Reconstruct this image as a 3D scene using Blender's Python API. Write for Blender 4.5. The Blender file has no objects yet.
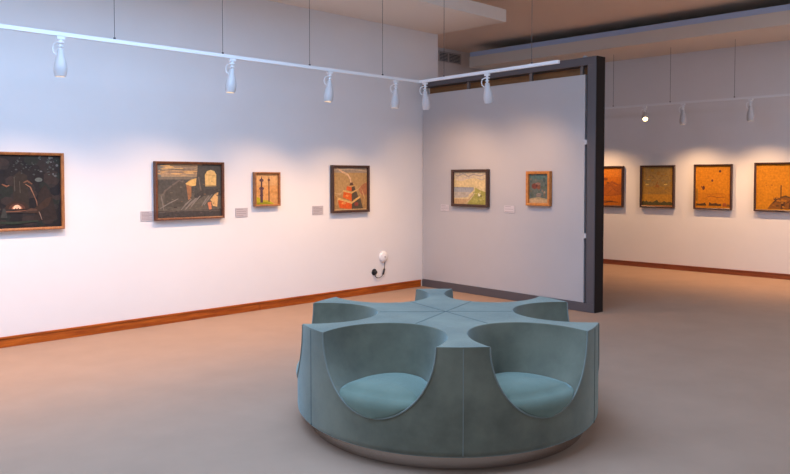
import bpy, bmesh, math, random
from mathutils import Vector, Matrix
random.seed(7)
PI = math.pi
S = bpy.context.scene
C = S.collection

# ------------------------------------------------------------------ camera
cd = bpy.data.cameras.new('camera'); cam = bpy.data.objects.new('camera', cd); C.objects.link(cam)
FPX = 756.0; TILT = math.radians(2.0)
cd.sensor_width = 36.0; cd.sensor_fit = 'HORIZONTAL'; cd.lens = 36.0 * FPX / 790.0
cd.shift_y = -31.7 / 790.0
cam.location = (0, 0, 1.6)
cam.rotation_euler = (PI / 2 - TILT, 0, -PI / 4)
cd.clip_start = 0.05
S.camera = cam
# ------------------------------------------------------------------ view, world, daylight
S.view_settings.view_transform = 'Standard'; S.view_settings.look = 'None'
S.view_settings.gamma = 1.0; S.view_settings.use_curve_mapping = False
S.view_settings.exposure = 0.13
w = bpy.data.worlds.new('sky'); S.world = w; w.use_nodes = True
bg = w.node_tree.nodes['Background']; bg.inputs[0].default_value = (0.55, 0.72, 1.0, 1); bg.inputs[1].default_value = 0.8


def area(name, loc, rot, sx, sy, power, col):
    l = bpy.data.lights.new(name, 'AREA'); l.shape = 'RECTANGLE'; l.size = sx; l.size_y = sy
    l.energy = power; l.color = col
    o = bpy.data.objects.new(name, l); o.location = loc; o.rotation_euler = rot; C.objects.link(o)
    return o


DAY = (0.41, 0.64, 1.0)
# daylight in two unseen windows, added behind the camera
area('added_west_daylight', (-3.02, 2.4, 2.15), (0, -PI / 2, 0), 2.5, 6.4, 15, DAY)
area('added_south_daylight', (3.9, -4.02, 2.15), (PI / 2, 0, 0), 7.6, 2.5, 25, DAY)
# daylight through an unseen roof light, added over the middle of the gallery
area('added_roof_daylight', (1.5, 3.8, 4.20), (0, 0, 0), 6.0, 4.2, 350, DAY)
area('added_roof_daylight_east', (9.2, -0.6, 4.20), (0, 0, 0), 3.0, 4.0, 130, (0.75, 0.83, 1.0))  # second unseen roof light, added to brighten the right-hand room


# ------------------------------------------------------------------ materials
def mat(name, col, rough=0.6, metal=0.0, noise=0.0, nscale=8.0, stretch=(1, 1, 1), bump=0.0, bscale=200.0, sheen=0.0,
        sheen_tint=(1, 1, 1), spec=0.5, col2=None, emit=None, estr=0.0, aniso=0.0, sheen_rough=0.5):
    m = bpy.data.materials.new(name); m.use_nodes = True
    nt = m.node_tree; b = nt.nodes['Principled BSDF']
    b.inputs['Roughness'].default_value = rough; b.inputs['Metallic'].default_value = metal
    b.inputs['Specular IOR Level'].default_value = spec
    b.inputs['Base Color'].default_value = (*col, 1)
    if sheen:
        b.inputs['Sheen Weight'].default_value = sheen; b.inputs['Sheen Roughness'].default_value = sheen_rough
        b.inputs['Sheen Tint'].default_value = (*sheen_tint, 1)
    if aniso: b.inputs['Anisotropic'].default_value = aniso
    if emit:
        b.inputs['Emission Color'].default_value = (*emit, 1); b.inputs['Emission Strength'].default_value = estr
    tc = None
    if noise or col2 or bump:
        tc = nt.nodes.new('ShaderNodeTexCoord'); mp = nt.nodes.new('ShaderNodeMapping')
        mp.inputs['Scale'].default_value = stretch
        nt.links.new(tc.outputs['Object'], mp.inputs[0])
    if noise or col2:
        n = nt.nodes.new('ShaderNodeTexNoise'); n.inputs['Scale'].default_value = nscale
        n.inputs['Detail'].default_value = 6; n.inputs['Roughness'].default_value = 0.6
        nt.links.new(mp.outputs[0], n.inputs['Vector'])
        r = nt.nodes.new('ShaderNodeValToRGB')
        c2 = col2 or tuple(max(0, c * (1 - noise)) for c in col)
        c1 = col if col2 else tuple(min(1, c * (1 + noise)) for c in col)
        r.color_ramp.elements[0].position = 0.32; r.color_ramp.elements[1].position = 0.68
        r.color_ramp.elements[0].color = (*c2, 1); r.color_ramp.elements[1].color = (*c1, 1)
        nt.links.new(n.outputs[0], r.inputs[0]); nt.links.new(r.outputs[0], b.inputs['Base Color'])
    if bump:
        n2 = nt.nodes.new('ShaderNodeTexNoise'); n2.inputs['Scale'].default_value = bscale
        n2.inputs['Detail'].default_value = 3
        nt.links.new(mp.outputs[0], n2.inputs['Vector'])
        bp = nt.nodes.new('ShaderNodeBump'); bp.inputs['Strength'].default_value = bump; bp.inputs['Distance'].default_value = 0.01
        nt.links.new(n2.outputs[0], bp.inputs['Height']); nt.links.new(bp.outputs[0], b.inputs['Normal'])
    return m


M = {}
M['wall'] = mat('wall_paint', (0.80, 0.79, 0.79), 0.85, noise=0.015, nscale=1.5)
M['ceiling'] = mat('ceiling_paint', (0.86, 0.72, 0.60), 0.9, noise=0.015, nscale=1.0)
M['bulk'] = mat('bulkhead_paint', (0.78, 0.72, 0.64), 0.9)
M['slab'] = mat('dropped_ceiling_paint', (0.80, 0.76, 0.70), 0.9)
M['edge'] = mat('daylit_blue_edge', (0.50, 0.62, 0.85), 0.7)  # blue of the daylight on the upper fascia step, put into its colour
M['carpet'] = mat('carpet', (0.375, 0.25, 0.178), 0.95, noise=0.045, nscale=2.2, bump=0.35, bscale=260, spec=0.1)
M['partition'] = mat('partition_paint', (0.50, 0.48, 0.48), 0.8, noise=0.02, nscale=1.2)
M['steel'] = mat('painted_dark_steel', (0.10, 0.09, 0.098), 0.45)
M['dark_face'] = mat('dark_brown_face', (0.022, 0.014, 0.011), 0.8, spec=0.15)
M['plywood'] = mat('plywood_back', (0.36, 0.15, 0.05), 0.7, noise=0.25, nscale=3, stretch=(1, 1, 8))
M['base_wood'] = mat('skirting_wood', (0.50, 0.125, 0.014), 0.5, spec=0.25, col2=(0.25, 0.048, 0.006), nscale=2.2, stretch=(1.2, 1.2, 14))
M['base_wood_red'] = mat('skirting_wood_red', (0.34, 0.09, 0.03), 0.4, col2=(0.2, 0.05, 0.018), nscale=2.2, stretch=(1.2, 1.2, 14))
M['white'] = mat('white_enamel', (0.86, 0.87, 0.88), 0.35)
M['lampbody'] = mat('white_lamp_plastic', (0.62, 0.60, 0.60), 0.35)
M['grey'] = mat('grey_plastic', (0.45, 0.45, 0.47), 0.5)
M['wire'] = mat('steel_wire', (0.10, 0.09, 0.09), 0.6)
M['black'] = mat('black_plastic', (0.02, 0.02, 0.022), 0.4)
M['teal'] = mat('teal_suede', (0.19, 0.185, 0.132), 0.85, col2=(0.10, 0.098, 0.07), nscale=2.6, bump=0.12, bscale=320,
                sheen=0.5, sheen_tint=(0.65, 0.88, 0.92), spec=0.15, sheen_rough=0.45)
M['teal_seat'] = mat('teal_suede_seat', (0.17, 0.215, 0.165), 0.85, col2=(0.13, 0.165, 0.125), nscale=3.5, bump=0.12, bscale=320,
                     sheen=0.5, sheen_tint=(0.65, 0.88, 0.92), spec=0.15, sheen_rough=0.45)
M['piping'] = mat('teal_piping', (0.17, 0.19, 0.165), 0.85, sheen=0.2)
M['seam'] = mat('dark_teal_seam', (0.05, 0.085, 0.09), 0.9)
M['brushed'] = mat('brushed_steel', (0.50, 0.44, 0.40), 0.24, metal=1.0, aniso=0.0, noise=0.04, nscale=6, stretch=(1, 1, 40))
M['plaque'] = mat('plaque_card', (0.50, 0.46, 0.48), 0.6)
M['plaque_light'] = mat('plaque_card_light', (0.62, 0.57, 0.58), 0.6)
M['print'] = mat('plaque_print', (0.27, 0.23, 0.25), 0.6)
M['bracket'] = mat('taupe_bracket', (0.17, 0.135, 0.12), 0.6)
M['vent'] = mat('vent_metal', (0.55, 0.54, 0.55), 0.5)
M['bulb'] = mat('lit_bulb', (1, 0.9, 0.7), 0.5, emit=(1.0, 0.66, 0.30), estr=7)
M['socket'] = mat('lamp_reflector', (0.7, 0.7, 0.7), 0.3)
M['glass'] = mat('window_glass', (0.9, 0.95, 1), 0.05); M['glass'].node_tree.nodes['Principled BSDF'].inputs['Transmission Weight'].default_value = 1


def wood(name, c1, c2):
    return mat(name, c1, 0.4, col2=c2, nscale=5, stretch=(6, 6, 6))


M['oak'] = wood('warm_brown_frame', (0.42, 0.17, 0.05), (0.24, 0.085, 0.025))
M['walnut'] = wood('dark_brown_frame', (0.075, 0.032, 0.02), (0.04, 0.018, 0.012))
M['chestnut'] = wood('chestnut_frame', (0.19, 0.065, 0.025), (0.09, 0.03, 0.013))
M['honey'] = wood('honey_frame', (0.62, 0.24, 0.045), (0.42, 0.14, 0.025))
M['paint'] = None


def paint_mat():
    m = bpy.data.materials.new('oil_paint'); m.use_nodes = True; nt = m.node_tree
    b = nt.nodes['Principled BSDF']; b.inputs['Roughness'].default_value = 0.6
    b.inputs['Specular IOR Level'].default_value = 0.25
    a = nt.nodes.new('ShaderNodeAttribute'); a.attribute_name = 'col'
    tc = nt.nodes.new('ShaderNodeTexCoord')
    n = nt.nodes.new('ShaderNodeTexNoise'); n.inputs['Scale'].default_value = 30; n.inputs['Detail'].default_value = 5
    nt.links.new(tc.outputs['Object'], n.inputs['Vector'])
    mr = nt.nodes.new('ShaderNodeMapRange'); mr.inputs['From Min'].default_value = .25; mr.inputs['From Max'].default_value = .75
    mr.inputs['To Min'].default_value = .66; mr.inputs['To Max'].default_value = 1.05
    nt.links.new(n.outputs[0], mr.inputs['Value'])
    mx = nt.nodes.new('ShaderNodeVectorMath'); mx.operation = 'SCALE'
    nt.links.new(a.outputs['Color'], mx.inputs[0]); nt.links.new(mr.outputs[0], mx.inputs['Scale'])
    nt.links.new(mx.outputs[0], b.inputs['Base Color'])
    return m


M['paint'] = paint_mat()


# ------------------------------------------------------------------ mesh helpers
def add_box(bm, x0, x1, y0, y1, z0, z1, mi=0):
    v = [bm.verts.new((x, y, z)) for x in (x0, x1) for y in (y0, y1) for z in (z0, z1)]
    for q in ((0, 1, 3, 2), (4, 6, 7, 5), (0, 4, 5, 1), (2, 3, 7, 6), (0, 2, 6, 4), (1, 5, 7, 3)):
        f = bm.faces.new([v[i] for i in q]); f.material_index = mi
    return v


def add_tube(bm, pts, r, n=8, closed=False, caps=True):
    pts = [Vector(p) for p in pts]; rings = []
    L = len(pts)
    up = None
    for i, p in enumerate(pts):
        if closed: t = pts[(i + 1) % L] - pts[i - 1]
        else: t = pts[min(i + 1, L - 1)] - pts[max(i - 1, 0)]
        t.normalize()
        if up is None:
            up = Vector((0, 0, 1)) if abs(t.z) < .9 else Vector((1, 0, 0))
        u = (up - t * up.dot(t)).normalized(); v = t.cross(u); up = u
        rr = r[i] if isinstance(r, (list, tuple)) else r
        rings.append([bm.verts.new(p + (u * math.cos(a) + v * math.sin(a)) * rr) for a in [2 * PI * k / n for k in range(n)]])
    for i in range(L if closed else L - 1):
        A, B = rings[i], rings[(i + 1) % L]
        for k in range(n): bm.faces.new((A[k], A[(k + 1) % n], B[(k + 1) % n], B[k]))
    if caps and not closed:
        bm.faces.new(rings[0][::-1]); bm.faces.new(rings[-1])


def add_lathe(bm, prof, n=24, mx=None, cap0=True, cap1=True):
    mx = mx or Matrix(); rings = []
    for r, z in prof:
        rings.append([bm.verts.new(mx @ Vector((r * math.cos(2 * PI * k / n), r * math.sin(2 * PI * k / n), z))) for k in range(n)])
    for A, B in zip(rings, rings[1:]):
        for k in range(n): bm.faces.new((A[k], A[(k + 1) % n], B[(k + 1) % n], B[k]))
    if cap0: bm.faces.new(rings[0][::-1])
    if cap1: bm.faces.new(rings[-1])


def obj(name, bm, m, parent=None, smooth=False, bevel=0.0, angle=40):
    bmesh.ops.recalc_face_normals(bm, faces=bm.faces[:])
    me = bpy.data.meshes.new(name); bm.to_mesh(me); bm.free()
    for mm in (m if isinstance(m, (list, tuple)) else [m]): me.materials.append(mm)
    if smooth:
        me.set_sharp_from_angle(angle=math.radians(angle))
        for p in me.polygons: p.use_smooth = True
    o = bpy.data.objects.new(name, me); C.objects.link(o)
    if parent: o.parent = parent
    if bevel:
        b = o.modifiers.new('bevel', 'BEVEL'); b.width = bevel; b.segments = 2; b.limit_method = 'ANGLE'
    return o


def boxobj(name, m, *b, parent=None, bevel=0.0):
    bm = bmesh.new(); add_box(bm, *b); return obj(name, bm, m, parent, bevel=bevel)


def tag(o, label, cat, group=None):
    o['label'] = label; o['category'] = cat
    if group: o['group'] = group
    return o


def thing(name, label, cat, loc=(0, 0, 0), rotz=0.0, group=None):
    o = bpy.data.objects.new(name, None); C.objects.link(o); o.empty_display_size = 0.1
    o.location = loc; o.rotation_euler = (0, 0, rotz)
    return tag(o, label, cat, group)


def struct(name, m, *boxes, bevel=0.0):
    bm = bmesh.new()
    for b in boxes: add_box(bm, *b)
    o = obj(name, bm, m, bevel=bevel); o['kind'] = 'structure'; return o


def dup(o, parent=None):
    c = o.copy(); C.objects.link(c)
    if parent: c.parent = parent
    for ch in list(o.children): dup(ch, c)
    return c


# ------------------------------------------------------------------ setting
WY = 7.67      # face of the left wall
RX = 12.88     # face of the wall on the right
BY = 10.10     # wall beyond the opening
CZ = 4.22      # main ceiling
LX = 8.585     # where the left wall ends
struct('floor', M['carpet'], (-3.2, 13.1, -4.2, 10.3, -0.15, 0))
SKX0, SKX1, SKY0, SKY1 = -1.5, 4.5, 1.7, 5.9
struct('ceiling', M['ceiling'], (-3.2, SKX0, -4.2, 10.3, CZ, CZ + 0.15), (SKX1, 7.7, -4.2, 10.3, CZ, CZ + 0.15), (7.7, 10.7, -4.2, -2.6, CZ, CZ + 0.15),
       (7.7, 10.7, 1.4, 10.3, CZ, CZ + 0.15), (10.7, 13.1, -4.2, 10.3, CZ, CZ + 0.15),
       (SKX0, SKX1, -4.2, SKY0, CZ, CZ + 0.15), (SKX0, SKX1, SKY1, 10.3, CZ, CZ + 0.15))
struct('added_roof_window_3', M['white'], *[(x, x + .05, SKY0, SKY1, CZ + .03, CZ + .12) for x in (-1.5, -0.01, 1.48, 2.96, 4.45)],
       *[(SKX0, SKX1, y, y + .05, CZ + .03, CZ + .12) for y in (1.7, 3.8, 5.85)])  # frame of the added roof light, out of view
struct('wall_left', M['wall'], (-3.2, LX, WY, WY + 0.25, 0, CZ))
struct('wall_right', M['wall'], (RX, RX + 0.2, -4.2, 10.3, 0, CZ))
struct('wall_back', M['wall'], (LX - 2.5, RX, BY, BY + 0.2, 0, CZ))
# wall behind the camera, with an opening for the added window
struct('wall_west', M['wall'], (-3.2, -3.0, -4.2, -0.9, 0, CZ), (-3.2, -3.0, 5.7, WY, 0, CZ),
       (-3.2, -3.0, -0.9, 5.7, 0, 0.85), (-3.2, -3.0, -0.9, 5.7, 3.45, CZ))
struct('wall_south', M['wall'], (-3.0, 0.0, -4.2, -4.0, 0, CZ), (7.8, RX, -4.2, -4.0, 0, CZ),
       (0.0, 7.8, -4.2, -4.0, 0, 0.85), (0.0, 7.8, -4.2, -4.0, 3.45, CZ))
fr = [(-3.16, -3.08, y, y + 0.06, 0.85, 3.45) for y in (-0.9, 1.28, 3.46, 5.64)] + [(-3.16, -3.08, -0.9, 5.7, z, z + 0.06) for z in (0.85, 3.39)]
struct('added_window_1', M['white'], *fr)  # unseen west window, added as a daylight source
fr = [(x, x + 0.06, -4.16, -4.08, 0.85, 3.45) for x in (0.0, 1.93, 3.87, 5.8, 7.74)] + [(0.0, 7.8, -4.16, -4.08, z, z + 0.06) for z in (0.85, 3.39)]
struct('added_window_2', M['white'], *fr)  # south window out of view, added to let daylight in
struct('added_roof_window_4', M['white'], *[(x, x + .05, -2.6, 1.4, CZ + .03, CZ + .12) for x in (7.7, 9.18, 10.65)], *[(7.7, 10.7, y, y + .05, CZ + .03, CZ + .12) for y in (-2.6, 1.35)])  # frame for the added eastern roof light, never in view
# dropped ceiling strip over the left wall
struct('ceiling_dropped', M['slab'], (-3.0, 8.56, 6.38, WY, 3.775, 3.945))
struct('ceiling_bulkhead', M['bulk'], (11.56, RX, -4.0, 9.5, 3.785, 3.985))
struct('trim_1', M['edge'], (11.575, 11.68, -4.0, 9.5, 3.985, 4.075))


def skirting(name, m, a, b, side):
    # moulded board: lower board with a thin proud bead at the top
    bm = bmesh.new()
    if side == 'y':
        add_box(bm, a, b, WY - 0.018, WY, 0, 0.082); add_box(bm, a, b, WY - 0.024, WY, 0.082, 0.102)
    else:
        add_box(bm, RX - 0.018, RX, a, b, 0, 0.072); add_box(bm, RX - 0.024, RX, a, b, 0.072, 0.09)
    o = obj(name, bm, m, bevel=0.003); o['kind'] = 'structure'; return o


skirting('baseboard_left', M['base_wood'], -3.0, 5.322, 'y')
skirting('baseboard_left_end', M['base_wood'], 5.326, 8.2, 'y')
skirting('baseboard_right', M['base_wood_red'], -4.0, 6.098, 'x')
skirting('baseboard_right_end', M['base_wood_red'], 6.102, BY, 'x')

# ventilation grille high on the wall beyond the opening
vg = thing('ventilation_grille', 'small grey metal ventilation grille high on the wall beyond the opening', 'vent', (11.66, BY, 4.05))
bm = bmesh.new()
for x0, x1, z0, z1 in ((-.34, .34, .085, .105), (-.34, .34, -.105, -.085), (-.34, -.32, -.085, .085), (.32, .34, -.085, .085), (-.06, -.03, -.085, .085)):
    add_box(bm, x0, x1, -0.02, -0.001, z0, z1)
obj('vent_frame', bm, M['vent'], vg)
bm = bmesh.new(); add_box(bm, -.32, .32, -0.004, -0.001, -.085, .085); obj('backing', bm, M['seam'], vg)
bm = bmesh.new()
for k in range(6):
    z = -.07 + k * .028
    v = add_box(bm, -.32, .32, -0.016, -0.005, z, z + 0.01)
obj('louvre', bm, M['vent'], vg)

# ------------------------------------------------------------------ partition (rotated frame: local +X runs from the corner towards the camera side, -Y faces the viewer)
PA = math.atan2(-3.011, -0.236)
part = thing('partition_wall', 'tall grey display partition panel in a dark steel frame', 'partition', (8.236, 7.668, 0), PA)
# local x: along partition, local +y: (−sin,cos) rotated -> points away from gallery?
# direction d=(-0.078,-0.997); rotating by +90deg gives (0.997,-0.078): away from the viewer
FD = 0.18
bm = bmesh.new()
add_box(bm, 0.0, 3.02, 0, FD, 0, 0.106)
add_box(bm, 0.0, 3.02, 0, FD, 2.953, 3.05)
add_box(bm, 2.905, 3.02, 0, FD, 0.106, 2.953)
obj('steel_frame', bm, M['steel'], part, bevel=0.004)
boxobj('end_face', M['dark_face'], 3.0205, 3.026, 0.014, FD, 0, 3.05, parent=part)['label'] = 'nearly black end face of the post'  # thin nearly black sheet covering the end of the steel post
boxobj('display_panel', M['partition'], 0.004, 2.865, 0.012, 0.055, 0.108, 2.846, parent=part, bevel=0.003)
boxobj('back_panel', M['plywood'], 0.01, 2.90, FD - 0.03, FD - 0.012, 0.11, 2.95, parent=part)
for s in (0.91, 2.02, 2.80):
    boxobj('hanging_bracket', M['bracket'], s - 0.02, s + 0.02, 0.03, 0.06, 2.80, 2.956, parent=part)
boxobj('hanging_bracket', M['grey'], 2.78, 2.815, 0.08, 0.12, 3.05, 3.085, parent=part)
for z in (0.916, 2.04):
    boxobj('panel_clip', M['vent'], 2.868, 2.903, 0.0, 0.03, z - 0.03, z + 0.03, parent=part, bevel=0.004)


def ploc(s, off=0.0, z=0.0):
    """world position at distance s along the partition, off in front of it"""
    c, sn = math.cos(PA), math.sin(PA)
    return Vector((8.236 + s * c + off * sn * 1.0, 7.668 + s * sn - off * c, z))


# ------------------------------------------------------------------ paintings
def build_painting(name, label, w_, h_, d, fw, fm, art, loc, rotz, group=None, lip=None):
    """local: X right along the wall seen from the front, Z up, -Y towards the viewer, origin at bottom centre"""
    t = thing(name, label, 'painting', loc, rotz, group)
    bm = bmesh.new()
    W, H = w_ / 2, h_
    # mitred profile swept round the rectangle
    prof = [(0, 0), (0, -d), (0.006, -d - 0.003), (fw * 0.6, -d - 0.001), (fw, -d + 0.006), (fw, -d * 0.35), (fw, 0)]
    cs = [(-1, 0), (1, 0), (1, 1), (-1, 1)]
    rings = []
    for cx, cz in cs:
        ring = []
        for i, y in prof:
            ring.append(bm.verts.new((cx * (W - i), y, (i if cz == 0 else H - i))))
        rings.append(ring)
    for a in range(4):
        A, B = rings[a], rings[(a + 1) % 4]
        for k in range(len(prof) - 1): bm.faces.new((A[k], A[k + 1], B[k + 1], B[k]))
    obj('frame', bm, fm, t)
    # canvas: painted shapes in unit coordinates laid over each other
    bm = bmesh.new(); lay = bm.loops.layers.float_color.new('col')
    cw, ch = w_ - 2 * fw, h_ - 2 * fw
    y0 = -d * 0.45
    vs = [bm.verts.new((x, y, z)) for x in (-cw / 2 - .002, cw / 2 + .002) for y in (y0, -0.001) for z in (fw - .002, fw + ch + .002)]
    base = art[0]
    for q in ((0, 1, 3, 2), (4, 6, 7, 5), (0, 4, 5, 1), (2, 3, 7, 6), (0, 2, 6, 4), (1, 5, 7, 3)):
        f = bm.faces.new([vs[i] for i in q])
        for l in f.loops: l[lay] = (*base, 1)
    y = y0
    for col, pts in art[1:]:
        y -= 0.00004
        cl = [(min(1, max(0, px)), min(1, max(0, pz))) for px, pz in pts]
        vv = [bm.verts.new((-cw / 2 + px * cw, y, fw + pz * ch)) for px, pz in cl]
        try: f = bm.faces.new(vv)
        except ValueError: continue
        f.normal_update()
        if f.normal.y > 0: f.normal_flip()
        for l in f.loops: l[lay] = (*col, 1)
    me = bpy.data.meshes.new('canvas'); bm.to_mesh(me); bm.free(); me.materials.append(M['paint'])
    o = bpy.data.objects.new('canvas', me); C.objects.link(o); o.parent = t
    return t


def R(x0, x1, z0, z1): return [(x0, z0), (x1, z0), (x1, z1), (x0, z1)]


def ell(cx, cz, rx, rz, n=14, a0=0, a1=2 * PI): return [(cx + rx * math.cos(a0 + (a1 - a0) * k / n), cz + rz * math.sin(a0 + (a1 - a0) * k / n)) for k in range(n + (0 if a1 - a0 > 6.2 else 1))]


def stroke(pts, wd):
    """thin ribbon polygon along a polyline, width in unit coordinates"""
    L, Rr = [], []
    for i, p in enumerate(pts):
        a = pts[max(0, i - 1)]; b = pts[min(len(pts) - 1, i + 1)]
        dx, dz = b[0] - a[0], b[1] - a[1]; n = math.hypot(dx, dz) or 1
        k = wd * (0.55 if i in (0, len(pts) - 1) else 1)
        L.append((p[0] - dz / n * k, p[1] + dx / n * k)); Rr.append((p[0] + dz / n * k, p[1] - dx / n * k))
    return L + Rr[::-1]


def dabs(rng, n, box, cols, s0, s1, flat=1.0):
    out = []
    for _ in range(n):
        cx = rng.uniform(box[0], box[1]); cz = rng.uniform(box[2], box[3]); s = rng.uniform(s0, s1)
        out.append((rng.choice(cols), ell(cx, cz, s, s * flat * rng.uniform(.6, 1.2), 7)))
    return out


rg = random.Random(3)
# 1 night scene round a fire (seen cut by the left edge)
DK = (0.018, 0.016, 0.018)
art1 = [DK] + dabs(rg, 60, (0, 1, 0, 1), [(.03, .026, .026), (.014, .014, .018), (.04, .03, .028), (.02, .025, .022)], .04, .1)
art1 += [((.034, .027, .022), [(.50, .27), (.49, .70), (.56, .78), (.64, .72), (.66, .27)]), ((.03, .022, .02), [(.70, .08), (.76, .48), (.83, .60), (.90, .45), (.96, .1)])]
art1 += dabs(rg, 34, (.76, .97, .70, .98), [(.14, .15, .16), (.09, .11, .10), (.06, .07, .075)], .006, .018)
art1 += dabs(rg, 30, (.45, .74, .70, .96), [(.07, .08, .08), (.045, .055, .05)], .006, .014)
art1 += [((.045, .026, .02), ell(.53, .26, .12, .11, 14, 0, PI)), ((.10, .045, .03), ell(.53, .26, .085, .08, 14, 0, PI)), ((.40, .17, .10), ell(.53, .26, .055, .055, 12, 0, PI)),
         ((.95, .58, .38), ell(.53, .262, .04, .055, 14, 0, PI)), ((.08, .04, .03), [(.50, .25), (.515, .275), (.53, .255), (.545, .28), (.555, .25)]),
         ((.20, .09, .055), stroke([(.40, .225), (.52, .228), (.64, .24)], .010)), ((.045, .03, .025), R(.36, .68, .205, .222)),
         ((.34, .17, .10), stroke([(.62, .60), (.67, .56), (.71, .44)], .007)), ((.22, .12, .08), stroke([(.71, .44), (.735, .36), (.74, .30)], .006)),
         ((.16, .08, .05), stroke([(.60, .62), (.64, .645), (.69, .60)], .014)), ((.25, .17, .13), stroke([(.745, .26), (.77, .18), (.79, .10)], .006)),
         ((.05, .030, .022), [(.64, .20), (.72, .27), (.84, .40), (.90, .42), (.86, .30), (.74, .20)]), ((.09, .05, .035), stroke([(.62, .23), (.68, .25), (.74, .24)], .02)), ((.24, .11, .065), stroke([(.38, .60), (.43, .57), (.455, .585)], .012)),
         ((.05, .052, .048), [(.36, .14), (.385, .26), (.41, .27), (.425, .20), (.43, .14)]), ((.09, .08, .07), stroke([(.505, .70), (.51, .50)], .007)),
         ((.10, .085, .07), stroke([(.56, .64), (.565, .48)], .006)), ((.030, .042, .030), stroke([(.1, .1), (.5, .07), (.75, .09)], .02)), ((.12, .14, .13), ell(.76, .66, .04, .03))]
# 2 ruined hall with a tall arch and fallen columns
art2 = [(.135, .12, .095), ((.42, .30, .18), R(0, .70, .72, 1)), ((.19, .19, .17), [(0, .72), (0, 1), (.12, 1), (.05, .84), (.08, .72)])]
art2 += dabs(rg, 46, (.10, .62, .78, .97), [(.62, .38, .16), (.52, .33, .16), (.30, .22, .15), (.70, .43, .18), (.40, .27, .16)], .05, .11, .22)
art2 += [((.20, .16, .12), stroke([(.05, .87), (.3, .90), (.62, .88)], .010)), ((.22, .17, .12), stroke([(.2, .97), (.4, .955), (.6, .965)], .01)),
        ((.20, .17, .13), R(0, .62, .70, .76)), ((.09, .085, .075), R(0, .60, .45, .71)),
        ((.78, .48, .16), [(.42, .62), (.50, .70), (.62, .74), (.62, .60), (.46, .57)]),
        ((.095, .085, .07), [(.10, .20), (.12, .48), (.33, .70), (.44, .62), (.52, .36), (.50, .20)]),
        ((.16, .13, .11), stroke([(.06, .35), (.12, .5), (.33, .69), (.42, .66)], .014)), ((.36, .17, .08), [(.44, .62), (.52, .58), (.52, .36), (.47, .32)]),
        ((.085, .08, .07), [(.62, .92), (.57, .40), (.86, .40), (1, .40), (1, .98), (.62, .98)]),
        ((.80, .52, .19), [(.74, .58), (.735, .80), (.77, .87), (.83, .895), (.89, .87), (.92, .80), (.915, .58)]),
        ((.34, .22, .10), stroke([(.74, .60), (.92, .59)], .012)), ((.60, .33, .12), stroke([(.75, .80), (.9, .79)], .01)),
        ((.18, .14, .11), stroke([(.635, .76), (.66, .56), (.69, .42)], .01)),
        ((.07, .065, .06), [(.70, .52), (.98, .52), (.98, .46), (.72, .40), (.60, .30), (.56, .40)]),
        ((.72, .44, .18), [(.93, .18), (.86, .20), (.82, .32), (.90, .44), (.95, .46)]), ((.70, .25, .12), [(.80, .12), (.775, .26), (.83, .29), (.84, .14)])]
for x0, z0, x1, z1, wd in ((.04, .17, .32, .35, .012), (.36, .14, .52, .34, .014), (.42, .14, .60, .36, .016), (.49, .16, .66, .40, .014), (.68, .20, .80, .40, .014), (.06, .42, .10, .14, .01), (.72, .22, .85, .42, .01)):
    art2.append(((.24, .21, .18), stroke([(x0, z0), ((x0 + x1) / 2, (z0 + z1) / 2 + .01), (x1, z1)], wd)))
art2 += [((.07, .06, .055), R(0, 1, 0, .13)), ((.13, .11, .09), stroke([(.02, .1), (.4, .13), (.98, .10)], .012))]
art2 += dabs(rg, 30, (0, 1, 0, .2), [(.09, .08, .07), (.05, .045, .04), (.14, .10, .09)], .012, .03, .4)
# 3 two slender posts on a green mound, tan ground
art2 += dabs(rg, 40, (.02, .98, .12, .7), [(.13, .11, .085), (.18, .15, .11), (.08, .07, .06), (.20, .13, .08)], .008, .024, .5)
art3 = [(.72, .36, .12), ((.78, .44, .18), R(0, 1, .62, 1)), ((.66, .31, .09), stroke([(.45, .30), (.75, .42), (1, .38)], .05)),
        ((.52, .44, .03), [(0, 0), (0, .26), (.16, .22), (.36, .14), (.62, .12), (.85, 0)]), ((.30, .30, .02), [(0, 0), (.2, .08), (.5, .07), (.8, 0)]),
        ((.10, .055, .07), R(.21, .33, .06, .50)), ((.14, .07, .08), ell(.27, .52, .11, .06)), ((.08, .045, .06), R(.235, .305, .50, .78)),
        ((.13, .07, .08), ell(.27, .79, .095, .055)), ((.08, .045, .06), [(.24, .82), (.27, .95), (.30, .82)]), ((.12, .06, .07), R(.19, .35, .28, .32)),
        ((.13, .06, .05), R(.575, .625, .08, .78)), ((.15, .06, .06), ell(.60, .80, .06, .04)), ((.11, .05, .05), [(.575, .82), (.60, .93), (.625, .82)])]
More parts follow.
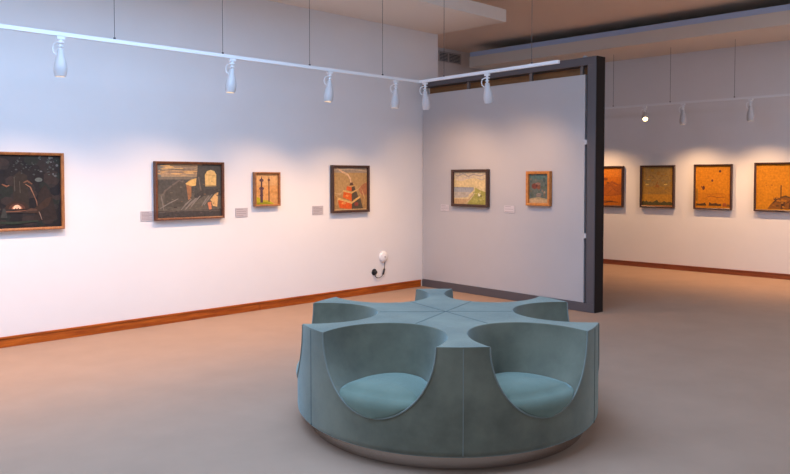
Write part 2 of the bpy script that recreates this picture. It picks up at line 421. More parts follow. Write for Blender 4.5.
# 4 stepped tower with smoke on tan ground
art4 = [(.46, .29, .12), ((.34, .27, .20), R(0, 1, .88, 1)), ((.50, .38, .26), stroke([(0, .94), (.5, .97), (1, .92)], .02)), ((.42, .24, .09), R(0, 1, .0, .35)),
        ((.56, .36, .16), stroke([(.7, .48), (.85, .55), (1, .66)], .03)), ((.58, .38, .18), stroke([(0, .42), (.2, .38), (.3, .46)], .02)),
        ((.42, .17, .08), [(.74, .48), (.86, .60), (1, .66), (1, .36), (.84, .36)]), ((.72, .48, .28), stroke([(.10, .99), (.26, .90), (.42, .84), (.50, .74), (.52, .64)], .022)),
        ((.40, .24, .10), R(.06, .94, 0, .10)),
        ((.72, .12, .02), [(.14, .24), (.18, .06), (.54, .02), (.54, .22)]), ((.10, .075, .05), [(.54, .22), (.54, .02), (.88, .03), (.80, .30)]),
        ((.74, .46, .16), [(.12, .26), (.17, .30), (.54, .20), (.80, .34), (.80, .29), (.54, .15)]),
        ((.74, .13, .02), [(.28, .30), (.30, .44), (.54, .42), (.54, .22)]), ((.11, .08, .05), [(.54, .22), (.54, .42), (.68, .44), (.74, .31)]),
        ((.68, .42, .15), [(.26, .44), (.54, .39), (.72, .47), (.70, .49), (.54, .43), (.30, .48)]),
        ((.72, .13, .03), [(.38, .47), (.40, .57), (.54, .56), (.54, .44)]), ((.10, .07, .05), [(.54, .44), (.54, .56), (.62, .57), (.65, .48)]),
        ((.60, .35, .13), [(.37, .57), (.54, .54), (.65, .58), (.54, .585)]), ((.12, .06, .04), [(.47, .58), (.50, .65), (.57, .65), (.60, .58)]),
        ((.80, .30, .08), ell(.30, .17, .07, .03)), ((.80, .30, .08), ell(.40, .34, .05, .025)), ((.28, .06, .04), ell(.68, .14, .06, .05)),
        ((.62, .38, .16), stroke([(.06, .36), (.14, .30), (.1, .12)], .012)), ((.62, .38, .16), stroke([(.84, .5), (.92, .3), (.9, .1)], .012)),
        ((.66, .46, .24), stroke([(.02, .02), (.98, .02)], .015))]
# 5 pale yellow shore
art5 = [(.74, .58, .30), ((.66, .54, .36), R(0, 1, .80, 1)), ((.40, .34, .30), stroke([(.0, .93), (.12, .88), (.28, .95), (.45, .86), (.6, .93), (.8, .88), (1, .94)], .022)),
        ((.70, .56, .40), ell(.2, .78, .18, .05)), ((.52, .44, .38), stroke([(.3, .84), (.42, .80), (.55, .84)], .02)), ((.50, .42, .36), stroke([(.7, .82), (.85, .76), (1, .82)], .02)),
        ((.78, .60, .30), R(0, 1, .50, .70)), ((.40, .40, .40), [(0, .38), (0, .52), (.62, .52), (.60, .42), (.48, .32), (.2, .30)]), ((.26, .28, .33), R(0, .60, .50, .525)),
        ((.56, .48, .38), [(0, .18), (0, .38), (.5, .38), (.44, .22)]), ((.62, .40, .20), [(0, 0), (0, .16), (.45, .16), (.62, .36), (.66, .45), (.55, .10), (.5, 0)]),
        ((.42, .38, .09), [(.42, 0), (.48, .12), (.64, .32), (.66, .52), (.80, .44), (1, .38), (1, 0)]),
        ((.66, .56, .30), stroke([(.62, .5), (.64, .34), (.5, .14), (.36, .02)], .014)),
        ((.85, .78, .52), ell(.78, .30, .04, .05)), ((.24, .20, .06), ell(.84, .26, .04, .03)), ((.50, .46, .12), ell(.68, .10, .12, .05))]
art5 += dabs(rg, 16, (.6, .98, .05, .38), [(.50, .44, .12), (.32, .32, .08), (.60, .50, .18)], .02, .045, .6)
# 6 figures in a dark green wood
art6 = [(.14, .16, .13), ((.10, .17, .15), R(0, 1, .80, 1)), ((.62, .42, .22), R(0, 1, 0, .13)), ((.50, .36, .18), stroke([(.02, .13), (.5, .17), (1, .12)], .03))]
art6 += dabs(rg, 50, (0, 1, .2, 1), [(.08, .11, .10), (.15, .18, .15), (.11, .14, .10), (.20, .17, .12)], .03, .08)
art6 += [((.22, .06, .04), ell(.28, .58, .15, .10)), ((.26, .09, .05), ell(.50, .55, .10, .08)), ((.34, .18, .13), ell(.46, .66, .14, .05)), ((.13, .05, .04), ell(.40, .60, .05, .05)),
         ((.30, .22, .17), R(.38, .62, .22, .30)), ((.40, .30, .20), ell(.80, .36, .05, .05)), ((.22, .14, .08), R(.77, .82, .22, .34)), ((.30, .2, .14), ell(.70, .42, .04, .04)),
         ((.34, .26, .2), stroke([(.36, .3), (.5, .33), (.66, .31)], .015))]
# 7 orange landscape
OR = (.60, .17, .012)
art7 = [(.58, .165, .012), ((.66, .21, .02), R(0, 1, .76, 1)), ((.34, .09, .02), stroke([(.2, .42), (.45, .46), (.66, .62), (1, .5)], .03)), ((.40, .11, .02), [(.0, .30), (.3, .45), (.62, .62), (.8, .50), (1, .62), (1, .28), (.5, .24)]),
        ((.50, .14, .02), [(.3, .30), (.6, .50), (.82, .34), (.6, .27)]), ((.22, .06, .02), stroke([(.5, .3), (.7, .45), (.86, .36)], .008)), ((.24, .07, .02), ell(.42, .70, .10, .04)), ((.22, .07, .02), ell(.52, .60, .05, .025)),
        ((.28, .08, .02), stroke([(.3, .5), (.5, .55), (.6, .5)], .012)), ((.16, .055, .02), stroke([(.2, .09), (.45, .08), (.6, .1), (.88, .085)], .018)), ((.20, .06, .02), stroke([(.3, .13), (.5, .11), (.7, .12)], .01))]
# 8 ochre field with two pale glints over a low skyline
art8 = [(.40, .22, .045), ((.36, .23, .07), R(.1, .9, .5, 1)), ((.52, .25, .03), R(0, 1, .12, .30)), ((.30, .21, .08), stroke([(.05, .66), (.2, .62), (.35, .66)], .04)), ((.30, .21, .08), stroke([(.62, .66), (.8, .62), (.95, .66)], .04)),
        ((.36, .15, .04), [(.42, .48), (.50, .64), (.58, .48)]), ((.28, .16, .07), stroke([(.15, .74), (.3, .8), (.46, .68)], .012)), ((.28, .16, .07), stroke([(.85, .74), (.7, .8), (.54, .68)], .012)),
        ((.75, .52, .12), ell(.17, .555, .06, .012)), ((.80, .58, .14), ell(.76, .555, .06, .012)), ((.62, .42, .12), ell(.2, .68, .05, .01)), ((.28, .22, .08), ell(.17, .60, .09, .015)), ((.28, .22, .08), ell(.76, .60, .09, .015)),
        ((.28, .18, .06), stroke([(.2, .35), (.5, .33), (.8, .35)], .006)),
        ((.10, .085, .03), [(0, .02), (0, .10), (.06, .14), (.10, .10), (.15, .15), (.20, .09), (.28, .12), (.34, .09), (.42, .13), (.50, .16), (.55, .10), (.64, .09), (.72, .14), (.80, .10), (.9, .12), (1, .08), (1, .02)]),
        ((.55, .20, .05), R(0, 1, 0, .025))]
# 9 plain orange with three small floating spots above a town
art9 = [(.62, .235, .012), ((.58, .21, .012), R(0, 1, .0, .35)), ((.10, .035, .03), ell(.70, .87, .035, .032)), ((.13, .045, .03), ell(.48, .65, .03, .03)), ((.10, .03, .02), ell(.23, .475, .04, .05)), ((.28, .09, .02), ell(.17, .50, .02, .025)),
        ((.30, .09, .015), stroke([(.30, .25), (.45, .285), (.62, .25), (.86, .26)], .009)), ((.48, .16, .012), stroke([(.35, .31), (.6, .34), (.85, .33)], .012)),
        ((.09, .05, .02), [(.02, .05), (.02, .11), (.10, .09), (.22, .11), (.28, .13), (.32, .05)]), ((.10, .05, .02), [(.38, .05), (.40, .14), (.48, .10), (.60, .12), (.66, .09), (.74, .11), (.74, .05)]),
        ((.34, .09, .03), [(.78, .04), (.80, .12), (.88, .12), (.9, .04)]), ((.22, .1, .03), R(.9, .98, .04, .09)), ((.30, .16, .03), R(.02, .06, .15, .45))]
# 10 plain orange with a dark rounded hill and mast
art10 = [(.64, .25, .012), ((.26, .10, .02), [(.25, .02), (.32, .12), (.42, .22), (.60, .28), (.8, .30), (.95, .22), (1, .1), (1, .02)]), ((.10, .045, .02), stroke([(.36, .14), (.44, .22), (.52, .24)], .02)),
         ((.10, .045, .02), R(.525, .55, .26, .54)), ((.12, .06, .02), stroke([(.52, .27), (.64, .30), (.74, .26)], .022)), ((.50, .19, .02), ell(.55, .20, .11, .03)), ((.09, .04, .02), [(.53, .02), (.55, .18), (.62, .18), (.62, .02)]),
         ((.12, .05, .02), [(.70, .02), (.72, .16), (.80, .18), (.82, .02)]), ((.34, .12, .015), ell(.34, .54, .025, .014)), ((.34, .12, .015), ell(.22, .53, .016, .01)), ((.16, .06, .02), stroke([(.6, .1), (.75, .22), (.95, .14)], .014))]
art10 += dabs(rg, 16, (.34, .9, .04, .28), [(.12, .055, .02), (.42, .16, .02), (.20, .08, .02), (.5, .2, .03)], .02, .045, .6)
art8 += dabs(rg, 26, (.05, .95, .25, .95), [(.36, .20, .05), (.34, .22, .08), (.44, .24, .04)], .03, .07, .7)
YW = WY - 0.003
GL, GP, GR = 'paintings on the long white wall', 'paintings on the grey partition', 'orange toned paintings on the far right wall'
build_painting('framed_painting', 'dark night scene painting around a glowing fire, brown frame, cut by the left edge', 0.93, 0.75, 0.05, 0.026, M['oak'], art1, (2.518, YW, 1.105), 0, GL)
build_painting('framed_painting', 'dark brown landscape painting of ruins with a tall arch, in a brown frame', 0.858, 0.646, 0.055, 0.026, M['chestnut'], art2, (4.382, YW, 1.146), 0, GL)
build_painting('framed_painting', 'small upright tan painting of two slender posts on a green mound', 0.372, 0.415, 0.055, 0.022, M['oak'], art3, (5.425, YW, 1.268), 0, GL)
build_painting('framed_painting', 'tan painting of an orange and black stepped tower with smoke, in a dark frame', 0.665, 0.634, 0.055, 0.030, M['walnut'], art4, (6.79, YW, 1.148), 0, GL)


def on_part(s0, s1, z): p = ploc((s0 + s1) / 2, -0.009, z); return (p.x, p.y, p.z)


build_painting('framed_painting', 'pale yellow painting of a shore with grassy dune, in a dark frame on the partition', 0.69, 0.517, 0.055, 0.036, M['walnut'], art5, on_part(.656, 1.346, 1.2135), PA, GP)
build_painting('framed_painting', 'small upright dark green painting in a honey coloured wooden frame on the partition', 0.375, 0.437, 0.055, 0.036, M['honey'], art6, on_part(2.012, 2.387, 1.26), PA, GP)
XR = RX - 0.003
build_painting('framed_painting', 'deep orange landscape painting partly hidden behind the partition post', 0.66, 0.765, 0.055, 0.032, M['walnut'], art7, (XR, 7.217, 1.075), -PI / 2, GR)
build_painting('framed_painting', 'ochre painting with two pale glints above a dark low skyline', 0.64, 0.758, 0.055, 0.03, M['walnut'], art8, (XR, 6.232, 1.084), -PI / 2, GR)
build_painting('framed_painting', 'plain orange painting with three small dark floating spots above a town', 0.64, 0.767, 0.055, 0.027, M['walnut'], art9, (XR, 5.245, 1.081), -PI / 2, GR)
build_painting('framed_painting', 'orange painting of a dark hill with mast, cut by the right edge', 0.76, 0.785, 0.055, 0.028, M['walnut'], art10, (XR, 4.19, 1.078), -PI / 2, GR)


def plaque(w_, h_, loc, rotz, label, m, lines):
    t = thing('caption_plaque', label, 'plaque', loc, rotz, 'caption plaques beside the paintings')
    bm = bmesh.new(); add_box(bm, -w_ / 2, w_ / 2, -0.005, 0, 0, h_); obj('card', bm, m, t, bevel=0.001)
    bm = bmesh.new()
    for k in range(lines):
        z = h_ * (0.84 - 0.7 * k / max(1, lines - 1)); L = w_ * (0.8 if k % 3 else 0.55)
        add_box(bm, -w_ * .42, -w_ * .42 + L, -0.0056, -0.005, z, z + h_ * 0.045)
    obj('printed_text', bm, M['print'], t)
    return t


plaque(0.15, 0.105, (3.877, YW, 1.145), 0, 'grey caption plaque left of the ruins painting', M['plaque'], 6)
plaque(0.17, 0.108, (5.076, YW, 1.145), 0, 'grey caption plaque left of the small two posts painting', M['plaque'], 4)
plaque(0.18, 0.112, (6.243, YW, 1.136), 0, 'grey caption plaque left of the orange stepped tower painting', M['plaque'], 5)
plaque(0.16, 0.095, on_part(.40, .556, 1.135), PA, 'pale caption plaque left of the yellow shore painting', M['plaque_light'], 4)
plaque(0.18, 0.093, on_part(1.607, 1.787, 1.154), PA, 'pale caption plaque between the two paintings on the partition', M['plaque_light'], 3)

# ------------------------------------------------------------------ round wall device and its plug
d_ = thing('wall_sensor', 'round white domed wall device low on the long wall with a cord', 'sensor', (7.425, YW, 0.50))
mx = Matrix.Rotation(PI / 2, 4, 'X')
bm = bmesh.new(); add_lathe(bm, [(0.078, 0), (0.080, 0.012), (0.074, 0.022), (0.060, 0.034), (0.030, 0.041), (0.004, 0.043)], 28, mx); obj('dome', bm, M['white'], d_, smooth=True)
bm = bmesh.new(); add_lathe(bm, [(0.012, 0.038), (0.012, 0.047), (0.008, 0.049)], 12, mx); obj('indicator', bm, M['grey'], d_, smooth=True)
bm = bmesh.new()
pts = [(0.02, -0.012, -0.07), (0.025, -0.012, -0.12), (0.012, -0.014, -0.17), (0.004, -0.014, -0.205), (-0.01, -0.015, -0.245), (-0.04, -0.016, -0.275), (-0.09, -0.018, -0.29), (-0.14, -0.018, -0.285), (-0.165, -0.018, -0.26), (-0.17, -0.02, -0.235)]
add_tube(bm, pts, 0.005, 8); obj('cord', bm, M['wire'], d_, smooth=True)
bm = bmesh.new(); add_tube(bm, [(0.014, -0.016, -0.165), (0.010, -0.017, -0.18), (-0.012, -0.017, -0.245), (-0.018, -0.017, -0.255)], [.008, .015, .015, .008], 10); obj('inline_connector', bm, M['black'], d_, smooth=True)
bm = bmesh.new(); add_tube(bm, [(-0.172, -0.012, -0.205), (-0.172, -0.04, -0.207), (-0.172, -0.05, -0.212)], [.026, .026, .016], 14); obj('plug', bm, M['black'], d_, smooth=True)
so = thing('wall_socket', 'small round dark wall socket just above the skirting board', 'socket', (7.253, YW, 0.295))
bm = bmesh.new(); add_lathe(bm, [(0.046, 0), (0.046, 0.008), (0.038, 0.012), (0.03, 0.012), (0.028, 0.008)], 24, mx); obj('socket_plate', bm, M['black'], so, smooth=True)


# ------------------------------------------------------------------ light tracks
def track(label, arms, wires, z):
    """arms: list of (p, q) in plan; wires: (x, y, ceiling z)"""
    t = thing('lighting_track', label, 'lighting track', (arms[0][0][0], arms[0][0][1], z))
    o = Vector((arms[0][0][0], arms[0][0][1], z))
    for p, q in arms:
        p = Vector((*p, z)) - o; q = Vector((*q, z)) - o; dd = (q - p).normalized(); n = Vector((-dd.y, dd.x, 0)) * 0.018
        bm = bmesh.new(); u = Vector((0, 0, 0.017))
        sec = [(-1, -1), (-.3, -1), (-.3, -.5), (.3, -.5), (.3, -1), (1, -1), (1, 1), (-1, 1)]
        A = [bm.verts.new(p + n * a + u * b) for a, b in sec]; B = [bm.verts.new(q + n * a + u * b) for a, b in sec]
        for k in range(8): bm.faces.new((A[k], A[(k + 1) % 8], B[(k + 1) % 8], B[k]))
        bm.faces.new(A[::-1]); bm.faces.new(B)
        obj('rail', bm, M['white'], t)
    for x, y, zc in wires:
        bm = bmesh.new(); a = Vector((x, y, z + 0.015)) - o; b = Vector((x, y, zc)) - o
        add_tube(bm, [a, a + Vector((0, 0, .02)), a + Vector((0, 0, .0205)), b], [.011, .011, .0028, .0028], 8)
        obj('suspension_wire', bm, M['wire'], t)
    return t


J = Vector((7.09, 6.66)); DD = Vector((-0.236, -3.011)).normalized()


def t2(s): p = J + DD * s; return (p.x, p.y)


TZ = 2.84
track('long white lighting track with a corner, hung before the long wall and partition',
      [((-2.6, 6.65), (7.108, 6.65)), (t2(0.0), t2(2.20))],
      [(3.07, 6.65, 3.775), (4.195, 6.65, 3.775), (5.308, 6.65, 3.775), (6.437, 6.65, 3.775), (*t2(.461), CZ), (*t2(1.835), CZ)], TZ)
TX = 12.18; TZ3 = 2.856
track('white lighting track hung before the far right wall', [((TX, 9.4), (TX, 1.5))],
      [(TX, 6.74, 3.785), (TX, 5.70, 3.785), (TX, 4.655, 3.785), (TX, 3.65, 3.785)], TZ3)

GS = 'white spotlights on the lighting tracks'
LAMP = (1.0, 0.585, 0.30)


def make_spot(label, x, y, z, target, power, lit=False, size=62, trackrot=0.0):
    """gimbal spotlight clipped under the track at (x,y,z); the bottle-shaped head points to target"""
    t = thing('spotlight', label, 'spotlight', (x, y, z), 0, GS)
    yaw = math.atan2(target[1] - y, target[0] - x)
    bm = bmesh.new(); add_box(bm, -0.035, 0.035, -0.016, 0.016, -0.045, -0.018); a = obj('adapter', bm, M['white'], t, bevel=0.003); a.rotation_euler.z = trackrot
    bm = bmesh.new(); add_lathe(bm, [(0.014, -0.045), (0.014, -0.062), (0.032, -0.064), (0.032, -0.074), (0.012, -0.077), (0.012, -0.095), (0.026, -0.098), (0.026, -0.106), (0.012, -0.11), (0.010, -0.135)], 14)
    obj('swivel_joint', bm, M['white'], t, smooth=True)
    # head
    piv = Vector((0, 0, -0.125))
    aim = (Vector(target) - (Vector((x, y, z)) + piv)).normalized()
    aim2 = (aim * .3 + Vector((0, 0, -.6))).normalized()
    q = aim2.to_track_quat('-Z', 'Y').to_matrix().to_4x4(); mx = Matrix.Translation(piv) @ (aim.to_track_quat('-Z', 'Y').to_matrix().to_4x4() if lit else q)
    bm = bmesh.new()
    prof = [(0.024, 0.0), (0.029, -0.02), (0.032, -0.05), (0.041, -0.085), (0.051, -0.125), (0.056, -0.165), (0.054, -0.20), (0.046, -0.235)]
    add_lathe(bm, prof + [(0.040, -0.236), (0.042, -0.215), (0.040, -0.19), (0.02, -0.15)], 20, mx, True, True)
    obj('lamp_head', bm, M['lampbody'], t, smooth=True)
    bm = bmesh.new(); add_lathe(bm, [(0.0405, -0.221), (0.0395, -0.226), (0.02, -0.229), (0.004, -0.230)] if lit else [(0.034, -0.196), (0.030, -0.199), (0.01, -0.200)], 18, mx)
    obj('bulb', bm, M['bulb'] if power > 0 else M['socket'], t, smooth=True)
    # feed cable looping out beside the neck
    sd = Vector((-0.7071, 0.7071, 0)); bm = bmesh.new()
    add_tube(bm, [Vector((0, 0, -.07)) + sd * .028, Vector((0, 0, -.085)) + sd * .058, Vector((0, 0, -.12)) + sd * .066, Vector((0, 0, -.155)) + sd * .058, Vector((0, 0, -.175)) + sd * .030], 0.006, 8)
    obj('feed_cable', bm, M['white'], t, smooth=True)
    if power > 0:
        l = bpy.data.lights.new('spot_beam', 'SPOT'); l.energy = power; l.color = LAMP; l.spot_size = math.radians(size); l.spot_blend = 1.0
        l.shadow_soft_size = 0.03
        lo = bpy.data.objects.new('spot_beam', l); C.objects.link(lo); lo.parent = t
        lo.matrix_local = Matrix.Translation(mx @ Vector((0, 0, -0.25))) @ aim.to_track_quat('-Z', 'Y').to_matrix().to_4x4()
    return t


PW = 108
T1 = 6.65
for lb, x, tg in (('white spotlight above the dark night scene painting, leftmost in the picture', 2.59, (2.56, T1 + 0.42, 0.0)),
                  ('white spotlight right of the ruins painting, second from the left on the track', 4.305, (3.7, T1 + 0.42, 0.0)),
                  ('white spotlight between the two posts painting and the stepped tower painting', 5.60, (5.0, T1 + 0.42, 0.0)),
                  ('white spotlight just left of the corner of the track', 6.665, (6.5, T1 + 0.42, 0.0))):
    make_spot(lb, x, T1, TZ, tg, PW, size=124)
p = t2(.119); g = ploc(.4, -.6, 0.0); make_spot('white spotlight at the corner of the track before the partition edge', p[0], p[1], TZ, tuple(g), PW * .42, size=124, trackrot=PA)
p = t2(1.18); g = ploc(1.7, -.6, 0.0); make_spot('white spotlight tilted right, hung before the middle of the partition', p[0], p[1], TZ, tuple(g), PW * .42, size=124, trackrot=PA)
make_spot('lit spotlight glowing warm towards the viewer on the far right track', TX, 6.15, TZ3, (9.0, 4.3, 0.4), 18, lit=True, size=80, trackrot=PI / 2)
make_spot('white spotlight on the far right track, next to the glowing one', TX, 5.48, TZ3, (TX + .25, 5.4, 0), PW * .9, size=124, trackrot=PI / 2)
make_spot('white spotlight on the far right track nearest the right edge', TX, 4.41, TZ3, (TX + .25, 4.4, 0), PW * .9, size=124, trackrot=PI / 2)
# unseen spotlights further along the tracks, beyond the frame edges and behind the partition
make_spot('white spotlight on the far right track hidden behind the partition', TX, 7.3, TZ3, (TX + .25, 7.1, 0), PW * .9, size=124, trackrot=PI / 2)

for lb, y in (('added white spotlight on the far right track, unseen beyond the right edge', 3.2), ('added unseen white spotlight on the far right track, nearest its open end', 2.0)):  # extra spotlights out of frame, added for warm bounce light
    make_spot(lb, TX, y, TZ3, (TX + .25, y, 0), PW, size=124, trackrot=PI / 2)
for lb, x in (('added white spotlight on the long track, unseen beyond the left edge', 1.2), ('added unseen white spotlight on the long track, nearest its open end', -0.3)):  # two more added past the left edge to carry the wall light on
    make_spot(lb, x, T1, TZ, (x, T1 + 0.42, 0.0), PW, size=124)

# ------------------------------------------------------------------ round sofa
SX, SY = 3.844, 3.358
RR, HH, Z0, ZB = 0.996, 0.70, 0.10, 0.275
A0 = math.radians(226.26)      # direction of the arm facing the viewer
THT = math.radians(21.6)      # half opening of a seat at the rim
RC, AA = 0.88, 0.42
sofa = thing('round_sofa', 'large round teal suede gallery sofa with six scooped seats around a star top', 'sofa', (SX, SY, 0))


def wof(t): return math.sqrt(max(0.0, 1 - (1 - t) ** 2))


def pol(r, a, z): return Vector((r * math.cos(a), r * math.sin(a), z))


NB = 33   # points on a bowl curve


def bowl(sa, t, z, rout=RR, shrink=0.0, back=0.0):
    """curve of the scooped seat wall at level t, from the right corner round the back to the left corner"""
    th = THT * wof(t); b = RR * math.sin(th) - shrink
    a = AA - 0.06 * (1 - t) - shrink - back
    xr = math.sqrt(max(0, rout * rout - b * b))
    rc = min(RC, xr)
    L1 = xr - rc; tot = L1 * 2 + PI * (a + b) / 2
    out = []
    for k in range(NB):
        u = k / (NB - 1)
        if k < 4: x, y = xr - L1 * k / 4, b
        elif k > NB - 5: x, y = xr - L1 * (NB - 1 - k) / 4, -b
        else:
            ph = PI * (k - 4) / (NB - 9); x, y = rc - a * math.sin(ph), b * math.cos(ph)
        out.append(Vector((x * math.cos(sa) - y * math.sin(sa), x * math.sin(sa) + y * math.cos(sa), z)))
    return out


seat_dirs = [A0 + PI / 6 + k * PI / 3 for k in range(6)]
arm_dirs = [A0 + k * PI / 3 for k in range(6)]
ZT = lambda r: HH + 0.002 * max(0, 1 - (r / 0.95) ** 2)
bm = bmesh.new()
NT = 16
ts = [0.0008] + [1 - math.cos(PI / 2 * k / NT) for k in range(2, NT)] + [1.0]
ts = [ts[0]] + [0.02, 0.06] + [k / NT for k in range(2, NT + 1)]
top_rings = []
for sa in seat_dirs:
    rows = []
    for t in ts:
        z = ZB + (HH - ZB) * t
        row = bowl(sa, t, z)
        if t == 1.0:
            row = [Vector((v.x, v.y, ZT(math.hypot(v.x, v.y)))) for v in row]
        rows.append([bm.verts.new(v) for v in row])
    for A, B in zip(rows, rows[1:]):
        for k in range(NB - 1): bm.faces.new((A[k], A[k + 1], B[k + 1], B[k]))
    bm.faces.new(rows[0])
    top_rings.append([v.co.copy() for v in rows[-1]])
# outer shell, one bay per arm
NC = 17
zl = [(Z0 - 0.012, .965, 0), (Z0 - .004, .985, 0), (Z0 + 0.012, 0.998, 0), (Z0 + 0.03, 1.0, 0), (0.18, 1, 0), (0.24, 1, 0)] + [(ZB + (HH - ZB) * t, 1.0, t) for t in ts]
for aa in arm_dirs:
    rows = []
    for z, rf, t in zl:
        th = THT * wof(t) if t else 0
        lo, hi = aa - PI / 6 + th, aa + PI / 6 - th
        if t == 0: lo, hi = aa - PI / 6 + THT * wof(ts[0]), aa + PI / 6 - THT * wof(ts[0])
        row = []
        for k in range(NC):
            p = pol(RR * rf, lo + (hi - lo) * k / (NC - 1), z if t != 1.0 else ZT(RR))
            row.append(bm.verts.new(p))
        rows.append(row)
    for A, B in zip(rows, rows[1:]):
        for k in range(NC - 1): bm.faces.new((A[k], A[k + 1], B[k + 1], B[k]))
# small filler strips below each U
for sa in seat_dirs:
    th = THT * wof(ts[0]); rows = []
    for z, rf, t in zl[:6] + [(ZB + (HH - ZB) * ts[0], 1.0, 0)]:
        rows.append([bm.verts.new(pol(RR * rf, sa - th, z)), bm.verts.new(pol(RR * rf, sa + th, z))])
    for A, B in zip(rows, rows[1:]): bm.faces.new((A[0], A[1], B[1], B[0]))
# underside
bm.faces.new([bm.verts.new(pol(RR * .965, 2 * PI * k / 96, Z0 - 0.012)) for k in range(96)])
# top surface: for each arm, spine from the centre to the tip and the rims either side
MS = 6
h0 = NB // 2
for i, aa in enumerate(arm_dirs):
    for side in (0, 1):
        ring = top_rings[i if side == 0 else (i - 1) % 6]      # seat on the + side, or the - side
        # order from the seat back centre to the corner next to this arm
        cand1, cand2 = ring[h0:], ring[h0::-1]
        tip = pol(RR, aa, 0)
        seq = cand1 if (cand1[-1].xy - tip.xy).length < (cand2[-1].xy - tip.xy).length else cand2
        dirv = Vector((math.cos(aa), math.sin(aa)))
        pr = [v.xy.dot(dirv) for v in seq]
        th2 = THT; last = seq[-1]
        # continue along the outer edge from the corner to the tip
        ca = math.atan2(last.y, last.x); da = (aa - ca + PI) % (2 * PI) - PI
        edge = [pol(RR, ca + da * k / 8, 0) for k in range(0, 9)]
        p0, p1 = pr[0], 0.93
        mxp = 0; cols = []
        for v, q in zip(seq, pr):
            mxp = max(mxp, q); s = max(0.0, (mxp - p0) / (pr[-1] - p0)) * p1
            sp = dirv * s; col = []
            for m_ in range(MS + 1):
                xy = v.xy.lerp(sp, m_ / MS); col.append(bm.verts.new((xy.x, xy.y, ZT(xy.length))))
            cols.append(col)
        for A, B in zip(cols, cols[1:]):
            for m_ in range(MS): bm.faces.new((A[m_], A[m_ + 1], B[m_ + 1], B[m_]))
        # cap strip at the tip
        prev = cols[-1]
        colv = []
        for m_ in range(9):
            e = edge[m_]; colv.append(bm.verts.new((e.x, e.y, ZT(RR))))
        inner = prev
        for m_ in range(MS):
            a_, b_ = m_ * 8 / MS, (m_ + 1) * 8 / MS
        # ngon closing the tip
        bm.faces.new([*colv, inner[-1]] + inner[-2:0:-1]) if False else None
        poly = [colv[k] for k in range(9)] + [inner[k] for k in range(MS, 0, -1)]
        f = bm.faces.new(poly)
bmesh.ops.remove_doubles(bm, verts=bm.verts[:], dist=0.0009)
bmesh.ops.dissolve_degenerate(bm, dist=0.0002, edges=bm.edges[:])
shell = obj('upholstered_body', bm, M['teal'], sofa, smooth=True, angle=50)
me_ = shell.data
bt = bmesh.new(); bt.from_mesh(me_); bwl = bt.edges.layers.float.new('bevel_weight_edge')
for e in bt.edges:
    if len(e.link_faces) != 2: continue
    if e.calc_face_angle(0) < math.radians(50): continue
    m0 = (e.verts[0].co + e.verts[1].co) / 2
    inner = all(v.co.z > HH - 0.002 for v in e.verts) and m0.xy.length < RR - 0.012
    e[bwl] = 1.0 if inner else 0.3
bt.to_mesh(me_); bt.free()
bv = shell.modifiers.new('bevel', 'BEVEL'); bv.width = 0.028; bv.segments = 4; bv.limit_method = 'WEIGHT'
bv.use_clamp_overlap = True
wn = shell.modifiers.new('wn', 'WEIGHTED_NORMAL'); wn.keep_sharp = False

# piping along each arm front: down both U edges and over the top edge
for i, sa in enumerate(seat_dirs):
    bm = bmesh.new(); ptsL = []
    tt = [1 - 0.012, .9, .8, .7, .6, .5, .4, .3, .22, .15, .1, .06, .03, .01, .001]
    for t in tt: ptsL.append(pol(RR + 0.001, sa + THT * wof(t), ZB + (HH - ZB) * t))
    ptsL.append(pol(RR + .001, sa, ZB))
    for t in tt[::-1]: ptsL.append(pol(RR + 0.001, sa - THT * wof(t), ZB + (HH - ZB) * t))
    add_tube(bm, ptsL, 0.0045, 6); obj('seat_piping', bm, M['piping'], sofa, smooth=True)
for aa in arm_dirs:
    bm = bmesh.new(); hw = PI / 6 - THT
    add_tube(bm, [pol(RR - 0.004, aa + hw * k / 6, HH - 0.0035) for k in range(-6, 7)], 0.0045, 6); obj('arm_piping', bm, M['piping'], sofa, smooth=True)
    bm = bmesh.new(); add_tube(bm, [pol(RR - .0005, aa, z) for z in (HH - 0.01, .5, .3, Z0 + .01)], 0.0028, 6); obj('arm_seam', bm, M['piping'] if aa == arm_dirs[0] else M['seam'], sofa)
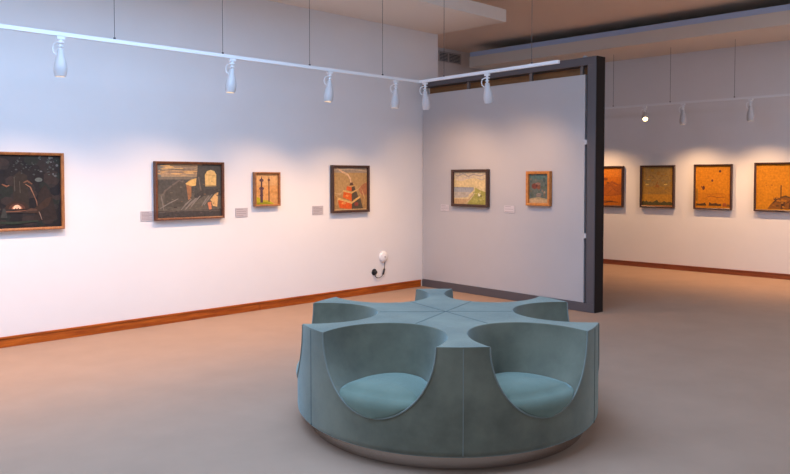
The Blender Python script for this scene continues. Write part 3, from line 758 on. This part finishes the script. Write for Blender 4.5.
for i, sa in enumerate(seat_dirs):
    bm = bmesh.new(); r1 = RC - AA - 0.012
    add_tube(bm, [pol(r, sa, ZT(r) - 0.0008) for r in (0.004, .1, .2, .3, .4, r1)], 0.0026, 6); obj('top_seam', bm, M['seam'], sofa)

# seat cushions
TC = 0.275
for sa in seat_dirs:
    bm = bmesh.new(); rows = []
    lv = [(0.004, 0, 0.003), (0.03, 0, .003), (0.07, 0, .003), (0.12, -0.002, .003), (0.17, 0.002, .003), (0.20, 0.007, .003), (0.235, 0.018, .004), (0.26, 0.036, .006), (TC, 0.060, .010)]
    NF = 15
    for t, rec, sh in lv:
        z = ZB + (HH - ZB) * t
        rin = bowl(sa, t, z, RR - 0.0 - rec, sh)
        ro = RR - rec + 0.004
        a1 = math.atan2(rin[-1].y, rin[-1].x); a0 = math.atan2(rin[0].y, rin[0].x); da = (a0 - a1 + PI) % (2 * PI) - PI
        fr_ = [pol(ro + 0.006 * math.sin(PI * k / (NF + 1)), a1 + da * k / (NF + 1), z) for k in range(1, NF + 1)]
        rows.append([bm.verts.new(v) for v in rin + fr_])
    n = len(rows[0])
    # dome: shrink the last outline to its centre
    lastc = [v.co.copy() for v in rows[-1]]; cen = sum(lastc, Vector()) / n
    for s, dz in ((0.93, .014), (0.8, .027), (0.6, .037), (0.35, .043), (0.12, .045)):
        rows.append([bm.verts.new((cen.x + (v.x - cen.x) * s, cen.y + (v.y - cen.y) * s, lastc[0].z + dz)) for v in lastc])
    for A, B in zip(rows, rows[1:]):
        for k in range(n): bm.faces.new((A[k], A[(k + 1) % n], B[(k + 1) % n], B[k]))
    bm.faces.new(rows[0][::-1]); bm.faces.new(rows[-1])
    obj('seat_cushion', bm, M['teal_seat'], sofa, smooth=True, angle=80)
# brushed steel plinth
bm = bmesh.new()
add_lathe(bm, [(0.902, 0.0), (0.912, 0.003), (0.912, 0.098)], 128, None, True, True)
obj('plinth', bm, M['brushed'], sofa, smooth=True, angle=60)

# the seat is slightly longer than wide
ST = Matrix.Rotation(PI / 4, 4, 'Z') @ Matrix.Diagonal((1.085, 1, 1, 1)) @ Matrix.Rotation(-PI / 4, 4, 'Z')
for ch in sofa.children: ch.data.transform(ST)
